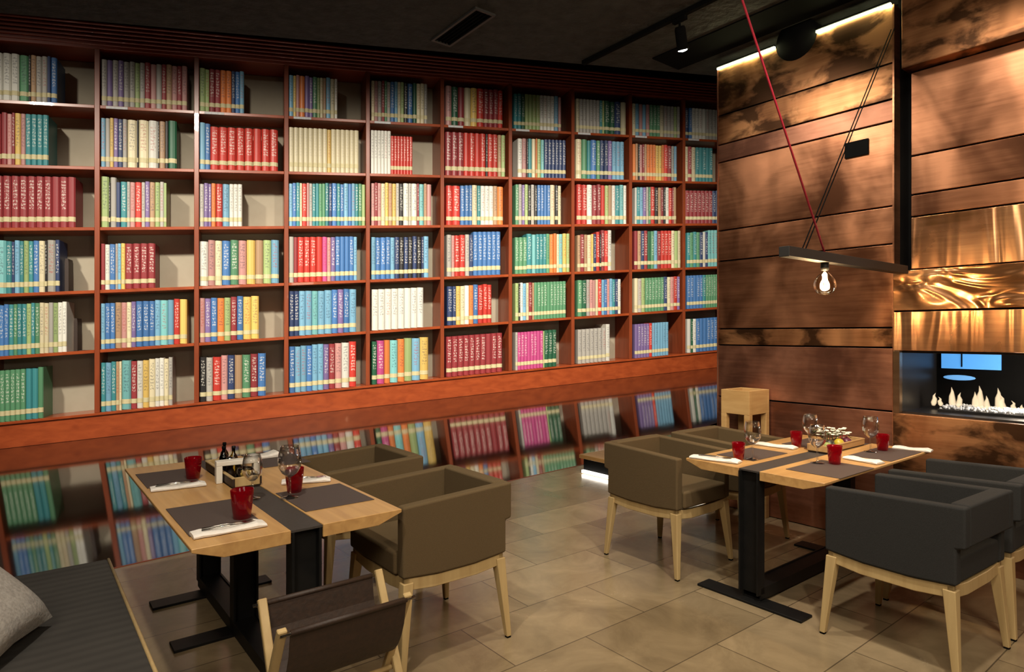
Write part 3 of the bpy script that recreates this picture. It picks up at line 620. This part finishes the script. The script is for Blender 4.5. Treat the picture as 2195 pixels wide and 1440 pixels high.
def flame_mat():
    m, t, N, L, B = nt('gas_flame'); N.remove(B); out = N['Material Output']
    lw = N.new('ShaderNodeLayerWeight'); lw.inputs[0].default_value = .35
    em = N.new('ShaderNodeEmission'); em.inputs[0].default_value = (1, .72, .42, 1); em.inputs[1].default_value = 1.7
    tp = N.new('ShaderNodeBsdfTransparent'); mx = N.new('ShaderNodeMixShader')
    r = ramp(N, L, lw.outputs['Facing'], [(.0, (.40, .40, .40)), (.55, (1, 1, 1))]); L.new(r, mx.inputs[0])
    L.new(em.outputs[0], mx.inputs[1]); L.new(tp.outputs[0], mx.inputs[2]); L.new(mx.outputs[0], out.inputs[0]); return m
FM = flame_mat()
for px, ht in ((2000, .085), (2016, .06), (2042, .13), (2056, .10), (2092, .11), (2104, .15), (2118, .09), (2140, .14), (2152, .10), (2178, .07), (2190, .05), (2215, .12)):
    v, z = on_u(px, 868, 5.26); tw = RP.uniform(-.015, .015); b = fl_(5.26+RP.uniform(-.03, .03), v, .995); w_ = .012+ht*.10
    MB().tube([b, b+Vector((0, tw*.3, ht*.25)), b+Vector((0, tw, ht*.6)), b+Vector((0, tw*.4, ht*.85)), b+Vector((0, tw*1.6, ht*1.1))], [w_*.6, w_, w_*.8, w_*.4, .001], 10).build('flame', FM, fp)

# ================================================================= CHAIRS
def make_chair(fab, name='armchair'):
    t = empty(name, (0, 0, 0)); hw, hd, th = .285, .29, .06
    for s in (-1, 1):                        # arms: full-height side panels, the upper back corner stepping out
        MB().prism([(-hd, .425), (-.1, .409), (.1, .409), (hd, .425), (hd, .745), (-hd-.035, .772), (-hd-.035, .592), (-hd, .585)], s*hw-(th if s > 0 else 0), s*hw+(0 if s > 0 else th), 'x').build('arm', fab, t, .012, 3)
    MB().box((-hw+th-.006, -hd-.035, .592), (hw-th+.006, -hd+.045, .774)).build('backrest', fab, t, .012, 3)
    MB().box((-hw+th, -hd+.005, .425), (hw-th, -hd+.10, .535)).build('seat_back_block', fab, t, .012, 3)
    MB().box((-hw+th+.002, -hd+.06, .425), (hw-th-.002, hd+.012, .535)).build('seat', fab, t, .018, 3)
    ap = MB()
    for ax, r in (('x', hd-.012), ('y', hw-.012)):
        rr = hw if ax == 'x' else hd
        pf = [(-r, .424), (-.12, .408), (.12, .408), (r, .424), (r, .368), (.12, .350), (-.12, .350), (-r, .368)]
        for sg in (-1, 1): ap.prism(pf, sg*(rr-.012), sg*(rr-.040), ax)
    ap.build('frame', M['ash'], t, .003, 1)
    for sx in (-1, 1):
        for sy in (-1, 1):
            MB().frus((sx*(hw+.004), sy*(hd+.006), .008), .0135, (sx*(hw-.030), sy*(hd-.030), .40), .026).build('leg', M['ash'], t, .004, 2)
            MB().box((sx*(hw+.004)-.011, sy*(hd+.006)-.011, 0), (sx*(hw+.004)+.011, sy*(hd+.006)+.011, .008)).build('foot_glide', M['black'], t)
    return t
ROT_U = math.pi/2+ANG                        # facing -u
c1 = make_chair(M['taupe'])
tag(c1, 'taupe fabric armchair nearest the viewer at the left table', 'chair', 'taupe armchairs')
place(c1, (-.432, 3.201, 0), ANG+math.pi/2)
copy_tree(c1, (-.972, 3.886, 0), ANG+math.pi/2, 'taupe fabric armchair farther back at the left table, before the polished floor')
copy_tree(c1, (1.060, 4.286, 0), ANG+math.pi, 'taupe fabric armchair at the outer corner of the right table')
copy_tree(c1, (1.635, 4.731, 0), ANG+math.pi, 'taupe fabric armchair between the pine stand and right table')
g1 = make_chair(M['grey_fab'])
tag(g1, 'charcoal grey armchair in the right foreground, its arm facing the viewer', 'chair', 'charcoal armchairs')
place(g1, (1.985, 3.12, 0), ANG-.06)
copy_tree(g1, (2.545, 3.53, 0), ANG-.04, 'charcoal grey armchair cut by the right edge beneath the fireplace')

# ================================================================= TABLES
TZ = .75
def make_table(Wd, Ln, posts, feet, label):
    t = empty('dining_table', (0, 0, 0), 0, label, 'table', 'oak dining tables'); sw = .065; hw, hl = Wd/2, Ln/2
    for s in (-1, 1):
        x0, x1 = s*sw, s*hw
        MB().prism([(x0, TZ), (x1, TZ), (x1, TZ-.014), (x1-s*.11, TZ-.052), (x0, TZ-.052)], -hl, hl).build('tabletop_half', M['oak'], t, .002, 1)
    MB().box((-sw+.002, -hl+.004, TZ-.012), (sw-.002, hl-.004, TZ-.003)).build('centre_strip', M['strip'], t)
    for y in posts:                          # black steel channel posts
        p = MB().box((-.050, y-.004, .05), (.050, y+.004, TZ-.013)).box((-.060, y-.035, .05), (-.050, y+.035, TZ-.013)).box((.050, y-.035, .05), (.060, y+.035, TZ-.013))
        p.build('post', M['steel'], t)
    MB().box((-.055, posts[0], .012), (.055, posts[-1], .022)).box((-.060, posts[0], .022), (-.050, posts[-1], .085)).box((.050, posts[0], .022), (.060, posts[-1], .085)).box((-.055, posts[0], .07), (.055, posts[-1], .078)).build('floor_rail', M['steel'], t)
    for y in feet: MB().box((-.32, y-.06, 0), (.32, y+.06, .014)).build('foot_bar', M['steel'], t, .002, 1)
    for y in (-hl+.12, hl-.12): MB().box((-hw+.14, y-.02, TZ-.062), (hw-.14, y+.02, TZ-.0525)).build('crossbar', M['steel'], t)
    return t
cL = Vector((-1.143, 2.245, 0))+uv(.42, .8585)
tL = make_table(.84, 1.717, (-.82, .02, .76), (-.80, .07, .66), 'oak slab table with dark centre strip at the left by the bookcase')
place(tL, cL, ANG)
cR = Vector((1.606, 3.238, 0))+uv(.7275, .425)
tR = make_table(.85, 1.455, (-.70, .45), (-.70, .45), 'oak slab table with dark centre strip at the right by the fireplace')
place(tR, cR, ANG-math.pi/2)

# ---------------------------------------------------------------- things on the tables
def placemat(pts, label):
    q = [at(x, y, TZ) for x, y in pts]; c = sum(q, Vector())/4
    ex = ((q[1]-q[0])+(q[2]-q[3])); ey = ((q[3]-q[0])+(q[2]-q[1])); lx = ex.length/2; ly = ey.length/2
    a = math.atan2(ex.y, ex.x); a = ANG+round((a-ANG)/(math.pi/2))*math.pi/2
    o = MB().box((-lx/2, -ly/2, 0), (lx/2, ly/2, .003)).build('placemat', M['mat'], None, .001, 1); place(o, (c.x, c.y, TZ+.0004), a)
    tag(o, label, 'placemat', 'brown placemats'); return c
placemat([(318, 1046), (287, 1017), (395, 1006), (432, 1033)], 'brown woven placemat at the far end of left table, window-side left corner'.replace('window-side ', ''))
placemat([(406, 1151), (354, 1091), (493, 1072), (572, 1121)], 'brown woven placemat at the near left corner of left table')
placemat([(657, 1097), (587, 1057), (735, 1037), (798, 1072)], 'brown woven placemat in front of the nearest taupe armchair')
placemat([(560, 1003), (518, 974), (612, 966), (668, 991)], 'brown woven placemat under the white napkin at far right of left table')
placemat([(1679, 1005), (1798, 1026), (1881, 1003), (1762, 988)], 'brown woven placemat before the front charcoal armchair on right table')
placemat([(1817, 975), (1905, 990), (1979, 970), (1890, 959)], 'brown woven placemat nearest the fireplace on right table')
placemat([(1536, 974), (1612, 989), (1689, 972), (1612, 960)], 'brown woven placemat at outer left corner of right table')
placemat([(1672, 951), (1740, 961), (1800, 948), (1735, 940)], 'brown woven placemat at far left side of right table')
ZT = TZ+.0034
def tumbler(px, py, label, sc=1.0, first=[None]):
    p = at(px, py, ZT)
    if first[0] is None:
        o = MB().lathe([(.0005, 0), (.028, 0), (.030, .003), (.036, .05), (.041, .105), (.0405, .1065), (.039, .105), (.0345, .05), (.027, .014), (.0005, .012)], 28).build('tumbler', M['red_glass']); first[0] = o
        tag(o, label, 'glass', 'red tumblers')
    else: o = copy_tree(first[0], label=label)
    o.location = p; o.scale = (sc, sc, sc); return o
tumbler(519, 1110, 'red glass tumbler standing at the near corner of left table', 1.13)
tumbler(631, 1054, 'red glass tumbler on the right half of left table beside wine glass', 1.1)
tumbler(414, 1025, 'red glass tumbler on the far left corner of left table', 1.05)
tumbler(1583, 984, 'red glass tumbler at the outer left corner of right table', .97)
tumbler(1707, 957, 'red glass tumbler at the far side of right table before wine glasses', .97)
tumbler(1789, 994, 'red glass tumbler before the front charcoal armchair', 1.02)
tumbler(1892, 965, 'red glass tumbler nearest the fireplace on right table', 1.0)
def wineglass(px, py, label, sc=1.0, first=[None]):
    p = at(px, py, ZT)
    if first[0] is None:
        r = empty('wine_glass', (0, 0, 0), 0, label, 'wine glass', 'clear wine glasses')
        MB().lathe([(.0005, .0), (.034, 0), (.035, .002), (.012, .006), (.0045, .012), (.0038, .05), (.0042, .078), (.0005, .082)], 28).build('stem', M['wine'], r)
        MB().lathe([(.0005, .080), (.012, .083), (.030, .098), (.042, .120), (.0455, .145), (.042, .175), (.0355, .205), (.0345, .205), (.041, .175), (.0442, .145), (.0408, .121), (.029, .100), (.012, .086), (.0005, .083)], 32).build('bowl', M['wine'], r)
        first[0] = r; o = r
    else: o = copy_tree(first[0], label=label)
    o.location = p; o.scale = (sc, sc, sc); return o
wineglass(621, 1066, 'tall wine glass beside the red tumbler on right half of left table', 1.18)
wineglass(541, 1068, 'clear wine glass in front of the condiment tray on left table', 1.0)
wineglass(1613, 984, 'clear wine glass leftmost on the right table', 1.12)
wineglass(1737, 962, 'clear wine glass farthest back on right table beside tumbler', 1.12)
wineglass(1752, 992, 'clear wine glass just left of the front tumbler on right table', 1.10)
wineglass(1866, 968, 'clear wine glass beside the fruit tray nearest the fireplace', 1.12)
def napkin(a, b, wd, label, cut=True, ht=.012):
    p, q = at(a[0], a[1], ZT), at(b[0], b[1], ZT); d = (q-p); Ln = d.length; c = (p+q)/2
    r = empty('napkin', (c.x, c.y, ZT), math.atan2(d.y, d.x), label, 'napkin', 'folded white napkins')
    pr = [(-wd/2, 0), (-wd/2-.002, ht*.5), (-wd/2+.01, ht), (0, ht*1.1), (wd/2-.012, ht), (wd/2+.001, ht*.5), (wd/2, 0)]
    m = MB(); nx = 9; RR = random.Random(int(a[0]))
    vs = []; n = len(pr)
    for i in range(nx):
        x = -Ln/2+Ln*i/(nx-1); sg = RR.uniform(-.002, .002); hz = 1+.25*math.sin(i*1.3)+(.5 if i == nx-2 else 0)
        vs += [(x, y+sg, z*hz) for y, z in pr]
    fs = [(i*n+k, i*n+(k+1) % n, (i+1)*n+(k+1) % n, (i+1)*n+k) for i in range(nx-1) for k in range(n)]+[tuple(range(n-1, -1, -1)), tuple(range((nx-1)*n, nx*n))]
    m.add(vs, fs).build('cloth', M['linen'], r)
    if cut:
        for nm, y, l in (('fork', .012, .19), ('knife', -.012, .20)):
            rr = empty('x', (0, 0, 0)); bpy.data.objects.remove(rr)
            z = ht*1.45+.002; k = MB().tube([(-l/2, y, z), (0, y, z+.002), (l*.28, y, z)], [.003, .0025, .002], 8)
            if nm == 'fork':
                k.box((l*.28, y-.009, z-.001), (l*.36, y+.009, z+.001))
                for j in range(4): k.box((l*.36, y-.009+j*.0052, z-.001), (l*.5, y-.0068+j*.0052, z+.001))
            else: k.prism([(l*.26, y-.003), (l*.5, y+.002), (l*.48, y+.010), (l*.28, y+.010)], z-.001, z+.001, 'z')
            o = k.build(nm, M['silver']); place(o, (c.x, c.y, ZT), r.rotation_euler.z)
            tag(o, 'steel %s lying on %s' % (nm, label.replace('folded ', '')), nm, 'cutlery on the napkins')
    return r
napkin((322, 1051), (440, 1037), .085, 'folded white napkin at the far left of left table')
napkin((410, 1150), (566, 1122), .085, 'folded white napkin at the near left corner of left table')
napkin((604, 1035), (708, 1028), .085, 'folded white napkin behind the tumbler on left table')
napkin((536, 983), (598, 975), .10, 'folded white napkin farthest back on left table', False, .02)
napkin((1483, 979), (1586, 992), .085, 'folded white napkin at the outer corner of right table')
napkin((1622, 951), (1706, 962), .085, 'folded white napkin beside the leftmost wine glass', False)
napkin((1815, 981), (1888, 994), .085, 'folded white napkin right of the front tumbler', False)
napkin((1916, 959), (1998, 968), .085, 'folded white napkin at the corner nearest the fireplace', False)

# condiment tray on the left table
def tray(c, rz, L_, W_, H_, label, m):
    t = empty('wooden_tray', c, rz, label, 'tray', 'wooden trays'); a, b = L_/2, W_/2
    MB().box((-a, -b, 0), (a, b, .008)).build('tray_base', M['leather'], t)
    for s in (-1, 1):
        MB().box((-a, s*b-.006, .008), (a, s*b+.006, H_-.008)).build('side_board', M['leather'] if m is M['ash'] else m, t, .002, 1)
        MB().box((-a, s*b-.008, H_-.008), (a, s*b+.008, H_)).build('side_rim', m, t, .002, 1)
        MB().box((s*a-.006, -b+.006, .008), (s*a+.006, b-.006, H_)).build('end_rail', m, t, .002, 1)
    return t
pA, pB = at(455, 995, TZ), at(550, 1056, TZ); tc_ = (pA+pB)/2
tray((tc_.x, tc_.y, TZ+.0002), ANG+math.pi/2, .56, .13, .055, 'dark wooden tray of condiments on the left table strip', M['ash'])
zt = TZ+.0085
def in_tray(dy, dx=0): p = Vector((tc_.x, tc_.y, zt))+uv(dx, dy); return p
def bottle(p, h, r, m, label, cap):
    o = empty('condiment_bottle', p, 0, label, 'bottle', 'condiment bottles in the tray')
    MB().lathe([(.0005, 0), (r, 0), (r, h*.55), (r*.85, h*.64), (r*.38, h*.75), (r*.38, h*.9), (.0005, h*.9)], 20).build('body', m, o)
    MB().lathe([(.0005, h*.9), (r*.45, h*.9), (r*.45, h), (.0005, h)], 16).build('cap', cap, o)
oil = glass('olive_oil_glass', (.45, .34, .04), .02); dk = glass('dark_bottle_glass', (.03, .012, .008), .05)
bottle(in_tray(.20, .01), .15, .022, dk, 'dark vinegar bottle at the far end of the condiment tray', M['black'])
bottle(in_tray(.13, -.01), .14, .024, dk, 'squat dark sauce bottle in the middle of condiment tray', M['black'])
bottle(in_tray(.05, .02), .15, .022, oil, 'golden olive oil bottle in the condiment tray', M['steel'])
gd = empty('pepper_grinder', in_tray(-.03, -.02), 0, 'small dark pepper grinder in the condiment tray', 'grinder')
MB().lathe([(.0005, 0), (.024, 0), (.022, .03), (.016, .05), (.022, .075), (.0005, .078)], 20).build('body', M['leather'], gd)
MB().lathe([(.0005, .078), (.018, .08), (.022, .092), (.014, .106), (.0005, .110)], 20).build('knob', M['silver'], gd)
jr = empty('spice_jar', in_tray(-.19, .015), 0, 'small glass jar with golden contents at the near tray end', 'jar')
MB().lathe([(.0005, 0), (.040, 0), (.043, .01), (.043, .06), (.036, .072), (.034, .072), (.041, .06), (.041, .01), (.0005, .006)], 24).build('jar_glass', M['glass'], jr)
cn = MB()
for k in range(26): a_ = RP.uniform(0, 6.28); r_ = RP.uniform(0, .026); cn.ball((r_*math.cos(a_), r_*math.sin(a_), .014+RP.random()*.034), .009, 6, 4)
o = cn.build('contents', mat('golden_contents', (.55, .38, .08), (.4, .26, .05), .6), jr); o['kind'] = 'stuff'
hd_ = empty('menu_holder', in_tray(-.10)+Vector((0, 0, TZ+.0004-zt)), ANG-.1, 'white bridge-shaped stand beside the condiment tray on left table', 'stand')
MB().box((-.105, -.03, .088), (.105, .03, .112)).build('top', M['white'], hd_, .003)
for s in (-1, 1): MB().box((s*.09-.015, -.03, 0), (s*.09+.015, .03, .088)).build('foot', M['white'], hd_, .003)

# fruit and flower tray on the right table
tcr = uv(0, 0)+cR+uv(.345, 0); 
tray((tcr.x, tcr.y, TZ+.0002), ANG, .52, .13, .05, 'light wooden tray of flowers and fruit on the right table strip', M['oak_x'])
def rt(du, dv=0): return Vector((tcr.x, tcr.y, zt))+uv(du, dv)
for nm, du, dv, r, col, lb_ in (('plum', -.10, .01, .030, (.03, .03, .02), 'round dark plum at the front of the fruit tray'), ('lemon', -.035, -.02, .032, (.5, .38, .03), 'yellow lemon between the dark plum and purple fig in tray'),
        ('lime', -.17, -.005, .026, (.28, .34, .10), 'pale green lime at the near end of fruit tray'), ('fig', .07, -.025, .030, (.10, .015, .04), 'dark purple fig beside the lemon in fruit tray'), ('apple', .13, .02, .033, (.35, .04, .03), 'reddish apple at the far end of fruit tray')):
    o = empty(nm, rt(du, dv-.012), RP.uniform(0, 3), lb_, nm, 'fruit in the tray')
    MB().ball((0, 0, r), r, 18, 12, (1.15, 1, 1)).build('flesh', mat(nm+'_skin', col, tuple(x*.7 for x in col), .35), o)
    MB().tube([(0, 0, 2*r-.004), (.002, 0, 2*r+.010)], .0018, 6).build('stem', M['leather'], o)
fb = empty('flower_bunch', rt(.0, .038), 0, 'bunch of small white blossoms standing in the fruit tray', 'flowers')
bl_ = MB(); lf = MB(); stm = MB()
for k in range(46):
    a_ = RP.uniform(0, 6.28); r_ = RP.uniform(0, 1)**.5; x, y, z = r_*.13*math.cos(a_), r_*.022*math.sin(a_), .075+RP.random()*.05
    for j in range(5):
        b_ = j*1.2566+a_; bl_.ball((x+.008*math.cos(b_), y+.008*math.sin(b_), z), .0075, 8, 5, (1, 1, .6))
    if k % 3 == 0: stm.tube([(x*.4, y*.4, .0), (x*.8, y*.8, .05), (x, y, z)], .0014, 5)
    if k % 2 == 0: lf.add([(x, y, z-.012), (x+.018*math.cos(a_), y+.018*math.sin(a_), z-.02), (x+.034*math.cos(a_+.2), y+.034*math.sin(a_+.2), z-.018), (x+.02*math.cos(a_+.5), y+.02*math.sin(a_+.5), z-.026)], [(0, 1, 2, 3)])
bl_.build('blossom', mat('white_petals', (.85, .84, .72), (.75, .74, .6), .6), fb)['kind'] = 'stuff'; lf.build('leaves', mat('leaf_green', (.09, .14, .03), (.05, .09, .02), .5), fb)['kind'] = 'stuff'; stm.build('stems', mat('stem_green', (.09, .13, .04)), fb)['kind'] = 'stuff'

# ================================================================= BENCH, CUSHION, LEATHER RACK
K = at(235, 1195, .45); rb = mat('ribbed_bench_fabric', (.050, .046, .041), (.038, .035, .032), .9, sc=(3, 3, 3), spec=.15)
t = rb.node_tree; N, L = t.nodes, t.links; wv = N.new('ShaderNodeTexWave'); wv.bands_direction = 'Y'; wv.inputs['Scale'].default_value = 5.2; wv.inputs['Distortion'].default_value = 1.2
L.new(coords(N, L), wv.inputs['Vector']); bp = N.new('ShaderNodeBump'); bp.inputs['Strength'].default_value = .35; bp.inputs['Distance'].default_value = .01
L.new(wv.outputs['Fac'], bp.inputs['Height']); L.new(bp.outputs[0], N['Principled BSDF'].inputs['Normal'])
be = empty('bench', K-Vector((0, 0, .45)), ANG, 'long low bench with ribbed dark grey seat in the left foreground', 'bench')
MB().box((-.95, -2.7, .33), (-.004, 0, .45)).build('seat_cushion', rb, be, .018, 3)
MB().tube([(-.006, -2.7, .446), (-.006, -.01, .446)], .007, 8).build('piping', M['ash'], be)
MB().box((-.93, -2.66, .06), (-.04, -.03, .33)).build('base', M['leather'], be, .004)
cu = MB(); nu = 16
for sgn in (1, -1):
    vs = []
    for i in range(nu+1):
        for j in range(nu+1):
            x, y = 2*i/nu-1, 2*j/nu-1; th = (max(0, (1-x**4)*(1-y**4)))**.5*.085*(1-.25*(x*x+y*y)/2)
            pin = 1-.07*(1-abs(x*y))*(abs(x)**6+abs(y)**6)
            vs.append((x*.215*pin, sgn*th, y*.195*pin))
    fs = [(i*(nu+1)+j, (i+1)*(nu+1)+j, (i+1)*(nu+1)+j+1, i*(nu+1)+j+1)[::sgn] for i in range(nu) for j in range(nu)]; cu.add(vs, fs, True)
co = cu.build('cushion', M['cushion'])
co.location = (-1.78, 2.06, .618); co.rotation_euler = (math.radians(-48), 0, ANG+math.radians(62))
tag(co, 'light grey woollen cushion leaning on the bench at the left edge', 'cushion')

# folding rack: two X-shaped ash frames with a brown leather sling
HR = .58
fa, fb_ = at(567, 1287, HR), at(792, 1234, HR); na, nb = at(612, 1355, HR), at(884, 1278, HR)
cc = (fa+fb_+na+nb)/4
rk = empty('folding_rack', (cc.x, cc.y, 0), ANG, 'folding wooden rack with dark brown leather sling before the left table', 'rack')
IR = (Matrix.Translation((cc.x, cc.y, 0)) @ Matrix.Rotation(ANG, 4, 'Z')).inverted()
lx = ((fb_-fa).length+(nb-na).length)/4; ly = ((fa-na).length+(fb_-nb).length)/4
for s in (-1, 1):
    for k in (-1, 1):
        x = s*(lx+.012)+k*.011
        o = MB().bar((x, k*ly, HR+.012), (x, -k*ly*1.15, .0), .020, .030, (1, 0, 0)).build('leg', M['ash'], rk, .003, 1)
for k in (-1, 1): MB().tube([(-lx-.03, k*ly, HR-.006), (lx+.03, k*ly, HR-.006)], .006, 10).build('rod', M['silver'], rk)
MB().tube([(-lx-.02, 0, HR*.47), (lx+.02, 0, HR*.47)], .009, 10).build('lower_rod', M['ash'], rk)
pr = []
for i in range(17):
    a_ = i/16; y = ly*(1-2*a_); z = HR-.004-.235*(1-abs(1-2*a_)**1.9)**.62; pr.append((y, z))
prof = pr+[(y*.97, z+.006) for y, z in reversed(pr)]
MB().prism(prof, -lx+.004, lx-.004, 'x').build('sling', M['leather'], rk)
for k in (-1, 1): MB().tube([(-lx+.004, k*ly, HR-.006), (lx-.004, k*ly, HR-.006)], .010, 10).build('sling_hem', M['leather'], rk)
